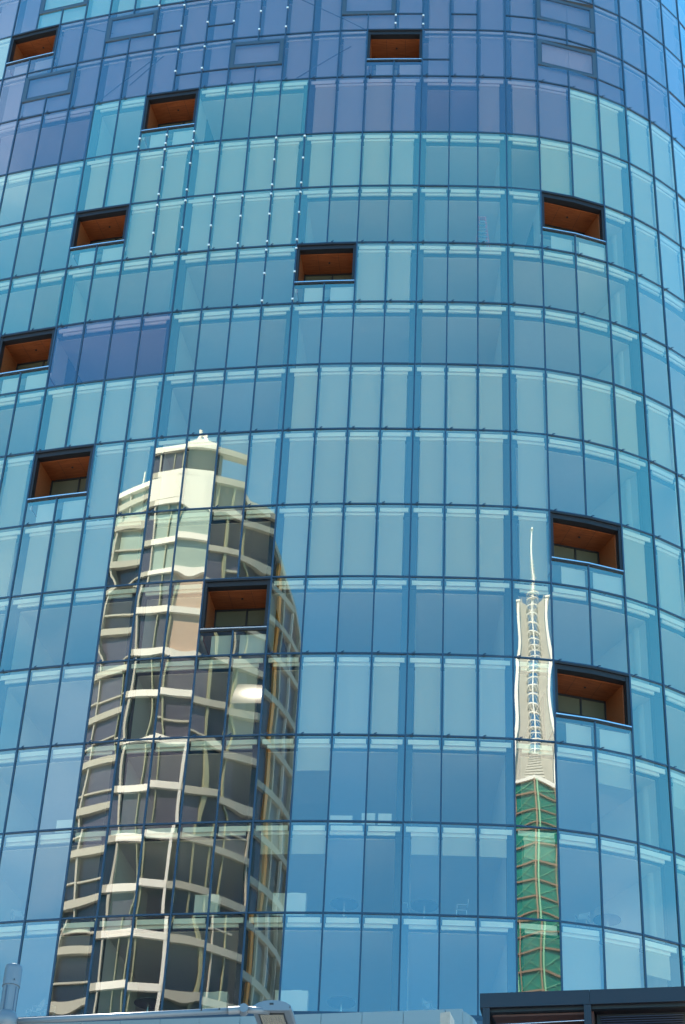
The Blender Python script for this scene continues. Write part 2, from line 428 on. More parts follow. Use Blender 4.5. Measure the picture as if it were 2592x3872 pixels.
for c in sorted(GAPS):
    if not (C0 - 4 <= c <= C1): continue
    d = inw(c); ex = Vector((d.y, -d.x)); A = P[c]
    for t in range(-1, 17):
        if (t, c) in rec_cells or (t, c - 1) in rec_cells: continue
        mb = MB()
        mb.hexa([(q.x, q.y, zz) for zz in (Z[t] + .02, Z[t + 1] - .47) for q in (A - ex * .30 + d * .36, A + ex * .30 + d * .36, A + ex * .30 + d * .60, A - ex * .30 + d * .60)], 1)
        mb.hexa([(q.x, q.y, zz) for zz in (Z[t] + .02, Z[t + 1] - .51) for q in (A - ex * .29 + d * .604, A + ex * .29 + d * .604, A + ex * .29 + d * 5.2, A - ex * .29 + d * 5.2)], 0)
        wpart(mb, 'partition_wall', [M['wall'], M['dark']])
for t in range(-1, 13):                                            # round columns behind the corner glass
    mb = MB(); q = P[6] * .02 + P[7] * .98 + inw(7) * 1.35
    if (t, 6) in rec_cells: continue
    mb.tube([(q.x, q.y, Z[t] - .02), (q.x, q.y, Z[t + 1] - .51)], .36, 24)
    wpart(mb, 'round_column', M['wall'], smooth=False)

# timber lined openings (two bays wide)
def window_recess(t, c):
    a0 = P[c]; a2 = P[c + 2]; d = (a2 - a0); W = d.length; ang = math.atan2(d.y, d.x)
    rt_ = empty('window_recess'); rt_.parent = TW; rt_.location = Vector((a0.x, a0.y, Z[t])) - OFF; rt_.rotation_euler = (0, 0, ang)
    H = Z[t + 1] - Z[t]; zs = .335 * H; top = H - .034
    e = d.normalized(); n = Vector((-e.y, e.x)); mid = P[c + 1] - a0
    mx_, my_ = mid.dot(e), mid.dot(n)                              # break of the facade at the middle mullion
    def seg(mb, z0, z1, s0, s1, xa=0.0, xb=0.0, mi=0):
        for (x0, y0, x1, y1) in ((xa, 0, mx_, my_), (mx_, my_, W - xb, 0)):
            mb.hexa([(x0, y0 + s0, z0), (x1, y1 + s0, z0), (x1, y1 + s1, z0), (x0, y0 + s1, z0), (x0, y0 + s0, z1), (x1, y1 + s0, z1), (x1, y1 + s1, z1), (x0, y0 + s1, z1)], mi)
    f = MB()
    seg(f, top - .10, top - .002, -.03, .14, .035, .035)
    seg(f, top - .34, top - .104, .05, .40, .035, .035)
    for x0, x1 in ((.036, .17), (W - .17, W - .036)):
        f.box(x0, x1, .02, .36, zs, top - .10)
    seg(f, zs - .10, zs - .01, -.02, .34, .035, .035)
    f.build('opening_frame', M['bronze'], rt_)
    r = MB(); seg(r, zs - .006, zs + .05, -.04, .05, .04, .04); r.build('sill_rail', M['silver'], rt_)
    DP = 1.8
    dl = math.tan(math.atan2(-inw(c).x, inw(c).y) - ang); dr = math.tan(math.atan2(-inw(c + 2).x, inw(c + 2).y) - ang)
    def sx(x, y, k): return x - y * (dl if k == 0 else dr)
    l = MB(); l.box(.17, W - .17, .40, DP, top - .36, top - .30); l.box(W/2 - .012, W/2 + .012, .41, DP - .01, top - .363, top - .3595)
    l.build('timber_ceiling', M['timber'], rt_)
    q = MB(); q.tube([(W * .52, 1.0, top - .37), (W * .52, 1.0, top - .40)], .05, 10); q.build('downlight', M['dark'], rt_)
    for xx in (W * .34, W * .68):
        l = MB(); l.box(xx - .006, xx + .006, .42, 1.78, top - .3625, top - .3595); l.build('ceiling_joint', M['dark'], rt_)
    for x0, x1 in ((.10, .168), (W - .168, W - .10)):
        k_ = 0 if x0 < 1 else 1
        def side(xa, xb, nm, mt):
            l = MB(); l.hexa([(q[0], q[1], zz) for zz in (zs - .3, top - .3) for q in ((sx(xa, .365, k_), .365), (sx(xb, .365, k_), .365), (sx(xb, DP, k_), DP), (sx(xa, DP, k_), DP))]); l.build(nm, M[mt], rt_)
        side(x0, x1, 'timber_side', 'timber')
        side(*((.02, .096) if k_ == 0 else (W - .096, W - .02)), 'recess_wall', 'wall')
    l = MB(); l.box(.17, W - .17, .36, DP, -.02 + .08, .12); l.build('recess_floor', M['core'], rt_)
    b = MB(); z1 = top - .36; z0 = .12
    XL, XR = max(.17, sx(.17, DP, 0)), min(W - .17, sx(W - .17, DP, 1))
    b.box(XL, XR, DP, DP + .08, z1 - .10, z1); b.box(XL, XL + .08, DP, DP + .08, z0, z1); b.box(XR - .08, XR, DP, DP + .08, z0, z1)
    b.box(W * .55 - .04, W * .55 + .04, DP - .02, DP + .08, z0, z1 - .10); b.box(XL, XR, DP - .02, DP + .06, z0 + 2.45, z0 + 2.55)
    b.build('door_frame', M['bronze'], rt_)
    bz = 1.7 + .5 * ((t * 37 + c * 13) % 7) / 7
    for x0, x1 in ((XL + .08, W * .55 - .04), (W * .55 + .04, XR - .08)):
        bz = min(2.25, bz + .12)
        b = MB(); b.box(x0, x1, DP + .03, DP + .045, z0, z1 - .10); b.build('door_pane', M['doorglass'], rt_)
        b = MB(); b.box(x0 + .02, x1 - .02, DP + .012, DP + .028, z0 + bz, z0 + 2.42); b.build('door_blind', M['olivedim'], rt_)
    rt_['o'] = [a0.x, a0.y, Z[t]]
    # two spandrel panes under the opening, pale board behind them
    for k in (0, 1):
        aa, w_ = chord(c + k)
        p = put('spandrel_pane', VAR['violet' if is_purple(t, c) else 'blue'][random.randrange(10)], rt_)
        q2 = (P[c + k] - a0) + Vector((-math.sin(aa), math.cos(aa))) * SET
        p.location = (q2.dot(e), q2.dot(n), 0.0); p.rotation_euler = (0, 0, aa - ang); p.scale = (w_, 1, zs - .1)
        x0 = .12 + k * mx_; xx = .42 if k == 0 else .18
        bd = MB(); bd.box(x0 + xx, mx_ * (1 + k) - .08, .16, .18, .12, zs - .24); bd.build('spandrel_board', M['panel2'], rt_)
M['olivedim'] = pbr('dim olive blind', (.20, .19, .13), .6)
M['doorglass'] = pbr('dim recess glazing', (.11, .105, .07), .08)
M['panel2'] = pbr('pale upstand board', (.60, .64, .66), .6)
for t, c in sorted(recess): window_recess(t, c)

# closed framed windows of the plant floors
def framed_window(t, c):
    a0 = P[c]; d = P[c + 2] - a0; W = d.length; ang = math.atan2(d.y, d.x); e = d.normalized(); n = Vector((-e.y, e.x))
    rt_ = empty('framed_window'); rt_.parent = TW; rt_.location = Vector((a0.x, a0.y, Z[t])) - OFF; rt_.rotation_euler = (0, 0, ang)
    H = Z[t + 1] - Z[t]; zs = .345 * H; zt = .885 * H
    mid = P[c + 1] - a0; mx_, my_ = mid.dot(e), mid.dot(n)
    f = MB()
    f.box(.04, W - .04, -.03, .12, zt - .20, zt); f.box(.04, W - .04, -.03, .12, zs, zs + .20)
    f.box(.04, .24, -.028, .12, zs + .2, zt - .2); f.box(W - .24, W - .04, -.028, .12, zs + .2, zt - .2)
    f.build('window_frame', M['greyframe'], rt_)
    k = MB()
    for (x0, x1, z0, z1) in ((.24, W - .24, zt - .23, zt - .20), (.24, W - .24, zs + .20, zs + .23), (.24, .265, zs + .23, zt - .23), (W - .265, W - .24, zs + .23, zt - .23)): k.box(x0, x1, -.04, .02, z0, z1)
    k.build('glazing_bead', M['frame'], rt_)
    vi = is_purple(t, c); key = 'violet' if vi else 'blue'
    p = put('window_pane', VAR[key][random.randrange(10)], rt_, (.24, .0, zs + .2), 0, (W - .48, 1, zt - zs - .4))
    for q in (0, 1):
        aa, w_ = chord(c + q); q2 = (P[c + q] - a0) + Vector((-math.sin(aa), math.cos(aa))) * SET
        for z0, z1 in ((0, zs), (zt, H)):
            p = put('spandrel_pane', VAR[key][random.randrange(10)], rt_, (q2.dot(e), q2.dot(n), z0), aa - ang, (w_, 1, z1 - z0))
    if c == 4:                                                       # top hung vent standing ajar
        v = MB(); v.hexa([(.3, -.032, zt + .004), (W - .08, -.032, zt - .01), (W - .08, .06, zt - .01), (.3, .06, zt + .004), (.3, -.032, zt + .012), (W - .08, -.16, zt + .10), (W - .08, .06, zt + .10), (.3, .06, zt + .012)]); v.build('vent_flap', M['dark'], rt_)
    b = MB(); b.box(.1, W - .1, .26, .29, .05, H - .1); b.build('lining_panel', M['panel'], rt_)
    m = MB(); m.box(mx_ - .03, mx_ + .03, -.015 + my_, .09 + my_, .03, zs); m.box(mx_ - .03, mx_ + .03, -.015 + my_, .09 + my_, zt, H - .03); m.build('short_mullion', M['frame'], rt_)
M['greyframe'] = pbr('grey blue window frame', (.06, .085, .11), .4, .2)
for t, c in sorted(framed): framed_window(t, c)

for t, ca, za, cb, zb in ((14, -5.0, .98, -2.1, .08), (13, -4.6, .06, -2.6, .72), (13, -12, .1, -10, .85), (12.98, -10.8, .35, -9.6, .9), (14, -13, .9, -11.8, .6)):
    t = int(round(t)); b = MB()
    n_ = 6
    def bp(cf, zf):
        k_ = math.floor(cf); q = lerp(P[k_], P[k_ + 1], cf - k_) + lerp(inw(k_), inw(k_ + 1), cf - k_) * .27; return (q.x, q.y, lerp(Z[t], Z[t + 1], zf))
    for q in range(n_): b.bar(bp(lerp(ca, cb, q / n_), lerp(za, zb, q / n_)), bp(lerp(ca, cb, (q + 1) / n_), lerp(za, zb, (q + 1) / n_)), .035)
    wpart(b, 'brace_rod', M['slate'])
# small white light fittings clipped to the mullions
lm = MB(); lm.box(-.05, .05, -.07, -.02, -.038, .038); lm.box(-.05, .05, -.02, .01, -.03, .03); LMESH = lm.mesh('facade_light', M['white'])
F1, F2, F3 = (.05, .46, .92), (.09, .45, .93), (.10, .55, .92)
lights = [(-4, 11, F1), (-4, 10, F2), (-4, 9, (.08, .48, .94)), (-5, 11, F1), (-5, 10, F2), (-5, 9, (.08, .48, .94)), (-6, 10, F2), (-7, 10, (.06, .58, .92)), (-8, 11, (.07, .39, .88)), (-8, 10, (.08, .56, .95)), (-8, 12, (.80, .96)),
          (-9, 12, (.80, .95)), (-9, 11, (.06, .40, .90)), (-9, 10, (.10, .60, .93)), (-10, 12, (.80, .95)), (-9, 14, (.1, .58)), (-10, 14, (.02, .70)), (-8, 14, (.06, .57)), (-9, 13, (.11, .58)), (-8, 13, (.12, .59)),
          (-6, 14, (.45, .86)), (-5, 14, (.42, .85)), (-7, 14, (.62,)), (-1, 14, (.70, .88)), (0, 14, (.71, .90))]
for c, t, fr in lights:
    d = inw(c)
    for f_ in fr:
        q = P[c]; part('facade_light', LMESH, (q.x, q.y, lerp(Z[t + 1], Z[t], f_)), math.atan2(-d.x, d.y))
# little glazing brackets at every other transom
bk = MB()
for t in (3, 4, 6, 7, 9, 10, 13):
    for c in range(C0, C1):
        a_, w_ = chord(c); e = Vector((math.cos(a_), math.sin(a_))); n = Vector((-e.y, e.x)); q = P[c] + e * .22
        if not visible(c, t): continue
        bk.bar((q.x - n.x * .05, q.y - n.y * .05, Z[t] + .02), (q.x + e.x * .12 - n.x * .09, q.y + e.y * .12 - n.y * .09, Z[t] + .045), .03)
        bk.bar((q.x - n.x * .05, q.y - n.y * .05, Z[t] - .02), (q.x + e.x * .06 - n.x * .05, q.y + e.y * .06 - n.y * .05, Z[t] + .03), .05)
wpart(bk, 'glazing_brackets', M['frame'], kind='stuff')

# ------------------------------------------------------------------ things standing behind the glass
def inside(name, c, x, s, t, label, cat, group=None):
    a_, w_ = chord(c); e = Vector((math.cos(a_), math.sin(a_))); n = Vector((-e.y, e.x)); q = P[c] + e * x + n * s
    o = empty(name, (q.x, q.y, Z[t] - .018), a_); tag(o, label, cat, group); return o
def cabinet(c, x, t, w_, h, label, s=.36, papers=True):
    o = inside('storage_cabinet', c, x, s, t, label, 'cabinet', 'white cabinets behind the lower windows')
    b = MB(); b.box(0, w_, 0, .42, .06, h - .03); b.box(.02, w_ - .02, .03, .4, 0, .06); b.build('cabinet_body', M['paper'], o)
    b = MB(); b.box(-.015, w_ + .015, -.01, .43, h - .03, h); b.build('cabinet_top', M['white'], o)
    if papers:
        b = MB(); b.box(w_ * .45, w_ * .8, .05, .3, h, h + .03); b.bar((w_ * .5, .1, h + .04), (w_ * .78, .2, h + .09), .1, .02); b.build('paper_pile', M['white'], o)
cabinet(-3, -.55, 1, 1.30, 1.00, 'white cabinet with papers behind the first lower floor glass right of the reflected tower')
cabinet(-3, -.22, 0, 1.25, 1.02, 'white cabinet on the lowest floor just above the street lamp head')
cabinet(-5, -.66, 1, .95, .98, 'pale cabinet showing through the dark reflected tower, second floor from the bottom')
cabinet(-5, .02, 0, .92, .98, 'pale cabinet showing through the dark reflected tower on the lowest floor')
cabinet(-10, .62, 2, .78, .62, 'low white box left of the reflected tower, third floor from the bottom', papers=False)
cabinet(-2, .05, 2, .90, .44, 'long low white box left of a pair on the third floor from the bottom', papers=False)
cabinet(-1, -.18, 2, .54, .56, 'left of two square pale boxes on the third floor from the bottom', papers=False)
cabinet(-1, .48, 2, .54, .56, 'right of two square pale boxes on the third floor from the bottom', papers=False)
def round_table(c, x, t, label, s=.75):
    o = inside('round_table', c, x, s, t, label, 'table', 'round tables behind the lower windows')
    b = MB(); b.tube([(0, 0, .72), (0, 0, .75)], .55, 28); b.build('table_top', M['table'], o)
    b = MB(); b.tube([(0, 0, .02), (0, 0, .72)], .045, 10); b.build('pedestal', M['silver'], o)
    b = MB(); b.tube([(0, 0, 0), (0, 0, .025)], .3, 20); b.build('foot', M['silver'], o)
def chair(c, x, t, rz, label, s=.62):
    o = inside('chair', c, x, s, t, label, 'chair', 'chairs behind the lower windows'); o.rotation_euler.z += rz
    b = MB(); b.box(-.22, .22, -.21, .21, .43, .46); b.build('seat', M['chair'], o)
    b = MB(); b.bar((-.21, .22, .55), (-.21, .27, .92), .025); b.bar((.21, .22, .55), (.21, .27, .92), .025); b.hexa([(-.21, .215, .62), (.21, .215, .62), (.21, .235, .62), (-.21, .235, .62), (-.21, .255, .90), (.21, .255, .90), (.21, .275, .90), (-.21, .275, .90)]); b.build('backrest', M['chair'], o)
    for sx in (-1, 1):
        for sy in (-1, 1):
            b = MB(); b.bar((sx * .2, sy * .19, .43), (sx * .23, sy * .22, 0), .025); b.build('leg', M['silver'], o)
        b = MB(); b.bar((sx * .24, -.18, .66), (sx * .24, .2, .66), .04, .025); b.bar((sx * .24, -.18, .45), (sx * .24, -.18, .65), .02); b.build('armrest', M['chair'], o)
round_table(2, .75, 0, 'dark round table on the lowest floor beside the pavilion corner')
round_table(0, .9, 1, 'dark round table left of the reflected green spire, second floor from the bottom')
round_table(-2, .75, 1, 'dark round table two bays right of the white cabinet')
round_table(5, .55, 1, 'dark round table right of the green spire under the curved corner glass')
round_table(-7, .75, 0, 'dark round table inside the black reflection on the lowest floor')
round_table(-2, .8, 0, 'dark round table on the lowest floor right of the white cabinet')
chair(1, -.25, 0, .9, 'pale chair at the left of the table next to the pavilion')
chair(2, 1.25, 0, -1.2, 'pale chair touching the pavilion corner mullion')
chair(1, .85, 1, -1.5, 'pale chair between the middle table and the green spire')
chair(0, .1, 1, 1.4, 'pale chair left of the middle table, second floor from the bottom')
chair(4, 1.1, 1, -.6, 'pale chair one bay right of the green spire')
chair(-11, .9, 1, .7, 'pale chair at the far left on the second floor from the bottom')
chair(-10, .65, 0, -.7, 'pale chair on the lowest floor beside the lamp pole')
chair(-10, 1.25, 0, 2.3, 'pale chair against the left edge of the reflected tower')
# red step ladder
o = inside('step_ladder', 2, .28, .85, 10, 'red A frame step ladder standing behind the teal glass', 'ladder')
for sy, nm, mt in ((-1, 'front_rails', 'red'), (1, 'rear_rails', 'red')):
    b = MB()
    for sx in (-1, 1): b.bar((sx * .33, sy * .5, 0), (sx * .16, sy * .05, 2.55), .05, .07)
    b.build(nm, M[mt], o)
for k in range(1, 8):
    f_ = k / 8; b = MB(); b.bar((-lerp(.33, .16, f_), -lerp(.5, .05, f_), 2.55 * f_), (lerp(.33, .16, f_), -lerp(.5, .05, f_), 2.55 * f_), .07, .03); b.build('step', M['silver'], o)
b = MB(); b.box(-.19, .19, -.12, .12, 2.55, 2.60); b.build('ladder_cap', M['red'], o)

# ------------------------------------------------------------------ rounded apartment tower across the street (seen mirrored in the glass)
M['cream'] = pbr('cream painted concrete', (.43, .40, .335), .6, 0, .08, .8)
M['creamw'] = pbr('white render', (.86, .81, .74), .6, 0, .03, .8)  # crown's own white; on the front floor bands it stands for sunlight
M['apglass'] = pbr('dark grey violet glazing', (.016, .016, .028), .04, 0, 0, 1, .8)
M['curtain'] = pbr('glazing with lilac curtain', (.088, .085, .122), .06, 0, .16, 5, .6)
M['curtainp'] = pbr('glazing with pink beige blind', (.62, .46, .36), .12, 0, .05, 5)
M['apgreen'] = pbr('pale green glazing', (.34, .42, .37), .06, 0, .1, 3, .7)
M['olive'] = pbr('olive mullion', (.28, .28, .17), .5)
M['orange'] = pbr('orange painted pilaster', (.80, .30, .03), .5)
M['roofgrey'] = pbr('grey roof membrane', (.3, .3, .3), .9)
CX, CY, AR = -29.0, 26.0, 14.0
AT = empty('apartment_tower', (CX, CY, 0)); tag(AT, 'rounded cream and dark glass apartment tower across the street, mirrored in the office glass', 'apartment tower')
def pol(th, r=AR): return (r * math.sin(R(th)), r * math.cos(R(th)))
FA = [-21, -15.5, -7, -1, 3.5, 11.5, 16, 22.3, 29.6, 35, 39.5, 44.5, 48.5, 54, 60, 66, 71, 75.5, 78, 84, 91, 98]
def roof_z(th):
    if th < 0: return 87.7
    if th < 11.5: return 88.7
    if th < 33: return 89.0
    if th < 46: return 86.5
    if th < 66: return 85.4
    return 85.4 - (th - 66) * .22
levels = [75.1 - 3.3 * k for k in range(0, 22)][::-1] + [78.3, 80.9, 83.9, 86.4]
def ring(mb, a0, a1, r0, r1, z0, z1, z0b=None, z1b=None, mi=0):
    z0b = z0 if z0b is None else z0b; z1b = z1 if z1b is None else z1b
    p = [pol(a0, r1), pol(a1, r1), pol(a1, r0), pol(a0, r0)]
    mb.hexa([(*p[0], z0), (*p[1], z0b), (*p[2], z0b), (*p[3], z0), (*p[0], z1), (*p[1], z1b), (*p[2], z1b), (*p[3], z1)], mi)
cr = random.Random(5)
for li, z in enumerate(levels):
    mb = MB(); mw = MB()
    for a0, a1 in zip(FA[:-1], FA[1:]):
        if z + .3 > roof_z((a0 + a1) / 2): continue
        thick = .20 if z in (78.3,) else .24
        ring(mw if 3 < (a0 + a1) / 2 < 31 else mb, a0, a1, AR - .3, AR + .14, z - thick, z + thick)  # front facets use the whiter tone: their stronger sunlight put into the colour
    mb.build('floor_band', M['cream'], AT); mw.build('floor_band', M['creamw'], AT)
    # windows of this storey
    zn = levels[li + 1] if li + 1 < len(levels) else 89.0
    for a0, a1 in zip(FA[:-1], FA[1:]):
        am = (a0 + a1) / 2; top = min(zn - .2, roof_z(am))
        if top - z < .6: continue
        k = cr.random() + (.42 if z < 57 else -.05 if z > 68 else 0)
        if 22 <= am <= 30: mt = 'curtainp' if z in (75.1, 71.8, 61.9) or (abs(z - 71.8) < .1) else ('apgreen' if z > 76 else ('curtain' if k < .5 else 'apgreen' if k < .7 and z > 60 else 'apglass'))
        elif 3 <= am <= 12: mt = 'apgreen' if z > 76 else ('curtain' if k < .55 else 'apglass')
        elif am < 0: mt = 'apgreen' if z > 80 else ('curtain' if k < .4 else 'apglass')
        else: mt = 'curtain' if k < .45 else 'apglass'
        if 83.5 < z < 84 and 0 < am < 33: continue
        if z < 39: continue
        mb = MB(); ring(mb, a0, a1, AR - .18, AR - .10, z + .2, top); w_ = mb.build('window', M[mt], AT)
        if z > 40 and am < 60 and (am < -1 or cr.random() < .12):
            rb = MB(); hz = z + lerp(1.0, 1.5, cr.random()); ring(rb, a0, a1, AR - .10, AR + .02, hz, hz + .12); rb.build('window_rail', M['cream'], w_)
    if z < 39:
        mb = MB()
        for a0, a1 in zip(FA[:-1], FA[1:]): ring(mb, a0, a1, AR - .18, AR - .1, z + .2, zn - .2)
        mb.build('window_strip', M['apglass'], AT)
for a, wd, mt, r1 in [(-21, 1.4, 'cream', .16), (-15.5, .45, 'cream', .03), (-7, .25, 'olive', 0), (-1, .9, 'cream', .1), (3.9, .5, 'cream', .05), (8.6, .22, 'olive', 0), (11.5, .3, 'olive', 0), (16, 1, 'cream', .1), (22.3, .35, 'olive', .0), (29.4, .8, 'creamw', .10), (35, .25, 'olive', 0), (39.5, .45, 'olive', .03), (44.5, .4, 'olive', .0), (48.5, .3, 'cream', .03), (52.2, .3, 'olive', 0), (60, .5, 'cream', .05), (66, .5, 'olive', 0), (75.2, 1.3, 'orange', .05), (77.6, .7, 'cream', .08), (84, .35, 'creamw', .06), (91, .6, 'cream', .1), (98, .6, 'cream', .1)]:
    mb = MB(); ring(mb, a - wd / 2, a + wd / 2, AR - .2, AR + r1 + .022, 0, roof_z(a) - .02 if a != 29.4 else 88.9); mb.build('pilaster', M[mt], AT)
# crown: white parapet block, capped dark loft window, open pergola to the right
for a0, a1, z0, z1, nm, mt in [(-1, 16, 84.2, 86.6, 'crown_panel', 'creamw'), (16, 33, 84.0, 86.5, 'crown_panel', 'creamw'), (-1, 16, 86.6, 88.35, 'loft_window', 'curtain'), (16, 33, 86.5, 88.5, 'loft_window', 'apglass')]:
    mb = MB(); n = 3
    for k in range(n): ring(mb, lerp(a0, a1, k / n), lerp(a0, a1, (k + 1) / n), AR - .25, AR + (.12 if nm == 'crown_panel' else -.05), z0, z1)
    mb.build(nm, M[mt], AT)
for a0, a1, z0, z1 in [(-1, 16, 88.35, 88.85), (16, 33, 88.5, 89.0), (33, 46, 88.75, 89.25), (33, 46, 86.2, 86.75), (-21, -1, 87.3, 87.75)]:
    mb = MB(); n = 4
    for k in range(n): ring(mb, lerp(a0, a1, k / n), lerp(a0, a1, (k + 1) / n), AR - .45, AR + .18, z0, z1)
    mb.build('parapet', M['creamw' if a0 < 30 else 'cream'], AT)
mb = MB()
for a0, a1 in zip(FA[:-1], FA[1:]):
    if a0 >= 44: ring(mb, a0, a1, AR - .4, AR + .16, roof_z(a0 + .01) - .5, roof_z(a0 + .01), roof_z(a1 + .01) - .5, roof_z(a1 + .01))
mb.build('sloping_parapet', M['cream'], AT)
mb = MB(); mb.box(*sorted((pol(45.6, AR)[0] - .08, pol(45.6, AR)[0] + .08)), *sorted((pol(45.6, AR)[1] - .08, pol(45.6, AR)[1] + .08)), 86, 89.6); mb.build('pergola_post', M['creamw'], AT)
mb = MB(); x, y = pol(-13, AR - .3); mb.tube([(x, y, 87), (x, y, 89.3)], .05, 8); x, y = pol(-9.5, AR - .3); mb.tube([(x, y, 87), (x, y, 89.0)], .07, 8); mb.build('vent_pipe', M['creamw'], AT)
x, y = pol(26, AR - .4)
mb = MB(); mb.bar((x - .5, y, 88.9), (x, y, 89.9), .16); mb.bar((x + .55, y, 88.9), (x + .1, y, 89.6), .14); mb.bar((x, y, 89.8), (x + .12, y, 90.5), .14); mb.bar((x + .25, y, 89.5), (x + .28, y, 90.3), .1); mb.tube([(x - .02, y, 90.5), (x - .02, y, 90.9)], .14, 8); mb.build('rooftop_winch', M['creamw'], AT)
x, y = pol(21.5, AR - .4); mb = MB(); mb.tube([(x, y, 88.9), (x, y, 89.9)], .05, 8); mb.tube([(x, y, 89.6), (x + .06, y, 90.3)], .1, 8); mb.build('antenna', M['creamw'], AT)
nv = Vector((.118, 1.294, .335)).normalized(); ux = Vector((nv.y, -nv.x, 0)).normalized(); uz = ux.cross(nv)  # added domed reflector, turned to throw a sun glint at the office glass
M['reflector'] = pbr('sunlit sash glass', (.06, .05, .045), .30)
cc = Vector((*pol(52.5, AR + 1.0), 69.5)); b = MB()
n_ = 12
for jz in range(n_ + 1):
    for ix in range(n_ + 1):
        u_, v_ = 2 * ix / n_ - 1, 2 * jz / n_ - 1
        b.v.append(tuple(cc + ux * (u_ * .62) + uz * (v_ * .85) + nv * (.045 * (1 - u_ * u_) + .075 * (1 - v_ * v_) - .06)))
for jz in range(n_):
    for ix in range(n_):
        k_ = jz * (n_ + 1) + ix; b.f.append((k_, k_ + 1, k_ + n_ + 2, k_ + n_ + 1)); b.m.append(0)
ss = b.build('glint_reflector', M['reflector'], AT, smooth=True)
b = MB()
for x_ in (-.4, .4):
    p_ = cc + ux * x_ - nv * .06; b.bar(p_, (*pol(52.5 + x_ * 4, AR - .2), 69.6), .05)
b.build('reflector_stay', M['olive'], ss)
# mass behind the front arc
mb = MB()
def mass(a0, a1, z1, r=AR - .18):
    p0, p1 = pol(a0, r), pol(a1, r)
    mb.hexa([(*p0, 0), (*p1, 0), (p1[0] * .2 - 2, p1[1] * .2 - 4, 0), (p0[0] * .2 - 2.2, p0[1] * .2 - 4, 0), (*p0, z1), (*p1, z1), (p1[0] * .2 - 2, p1[1] * .2 - 4, z1), (p0[0] * .2 - 2.2, p0[1] * .2 - 4, z1)])
for a0, a1 in zip(FA[:-1], FA[1:]): mass(a0, a1, min(roof_z(a0 + .01), roof_z(a1 - .01), 86.3 if 33 < a0 < 46 else 99) - .12)
mb.build('tower_wall', M['cream'], AT)
mb = MB(); p0, p1 = pol(-21), pol(98)
mb.box(-9.6, 6, -12, 2, 0, 82); mb.build('rear_block', M['cream'], AT)

# ------------------------------------------------------------------ bell tower (green glass hexagon, two white sails, needle), mirrored at the right
BT = empty('bell_tower', (17.85, 32.15, 0), R(13.9)); tag(BT, 'slender green glass bell tower with two white sails and needle spire mirrored at the right', 'tower')
def green():
    m, t, n, l = newmat('green tower glass'); b = n['Principled BSDF']
    b.inputs['Base Color'].default_value = (.015, .17, .11, 1); b.inputs['Roughness'].default_value = .05
    c = n.new('ShaderNodeTexCoord'); z = n.new('ShaderNodeTexNoise'); z.inputs['Scale'].default_value = .8; z.inputs['Detail'].default_value = 4
    r = n.new('ShaderNodeValToRGB'); r.color_ramp.elements[0].color = (.005, .10, .08, 1); r.color_ramp.elements[1].color = (.025, .25, .175, 1)
    l.new(c.outputs['Object'], z.inputs['Vector']); l.new(z.outputs['Fac'], r.inputs[0]); l.new(r.outputs[0], b.inputs['Base Color'])
    return m
M['green'] = green()
M['palegreen'] = pbr('pale green steel and light streak', (.20, .48, .30), .4)
M['copper'] = pbr('brown copper rail', (.26, .17, .11), .45, .3)
M['sail'] = pbr('pale sail cladding', (.86, .85, .80), .5, 0, .03, 1)
M['sailin'] = pbr('cream sail lining', (.48, .475, .43), .6, 0, .05, 1)
GZ = 63.2; HX = [(0, 2.35), (2.95, 1.5), (2.95, -1.75), (0, -3.5), (-2.95, -1.75), (-2.95, 1.5)]
for k in range(6):
    (x0, y0), (x1, y1) = HX[k], HX[(k + 1) % 6]; z = 0.0
    while z < GZ - .1:
        zz = min(z + 1.2, GZ)
        if k in (0, 5) and zz > 44:
            mb = MB(); mb.hexa([(x0, y0, z + .03), (x1, y1, z + .03), (x1 * .98, y1 * .98, z + .03), (x0 * .98, y0 * .98, z + .03), (x0, y0, zz - .03), (x1, y1, zz - .03), (x1 * .98, y1 * .98, zz - .03), (x0 * .98, y0 * .98, zz - .03)]); mb.build('glass_panel', M['green'], BT)
            f = MB(); dx, dy = (x1 - x0), (y1 - y0); L2 = math.hypot(dx, dy); nx_, ny_ = (dy / L2 * -.05, dx / L2 * .05) if k == 0 else (dy / L2 * -.05, dx / L2 * .05)
            ox, oy = (x0 + x1) / 2, (y0 + y1) / 2; l_ = math.hypot(ox, oy); ox, oy = ox / l_ * .05, oy / l_ * .05
            f.bar((x0 + ox + dx * .08, y0 + oy + dy * .08, z + .12), (x0 + ox + dx * .92, y0 + oy + dy * .92, zz - .12), .025); f.bar((x0 + ox + dx * .5, y0 + oy + dy * .5, lerp(z, zz, .5)), (x0 + ox + dx * .9, y0 + oy + dy * .9, z + .15), .02)
            f.build('tie_rod', M['palegreen'], BT)
            f = MB(); f.bar((x0 + ox, y0 + oy, zz), (x1 + ox, y1 + oy, zz), .10, .12); f.build('copper_rail', M['copper'], BT)
        z = zz
mb = MB()
for k in range(6):
    (x0, y0), (x1, y1) = HX[k], HX[(k + 1) % 6]
    if k in (0, 5): mb.hexa([(x0, y0, 0), (x1, y1, 0), (x1 * .98, y1 * .98, 0), (x0 * .98, y0 * .98, 0), (x0, y0, 44), (x1, y1, 44), (x1 * .98, y1 * .98, 44), (x0 * .98, y0 * .98, 44)])
    else: mb.hexa([(x0, y0, 0), (x1, y1, 0), (x1 * .98, y1 * .98, 0), (x0 * .98, y0 * .98, 0), (x0, y0, GZ), (x1, y1, GZ), (x1 * .98, y1 * .98, GZ), (x0 * .98, y0 * .98, GZ)])
mb.build('glass_body', M['green'], BT)
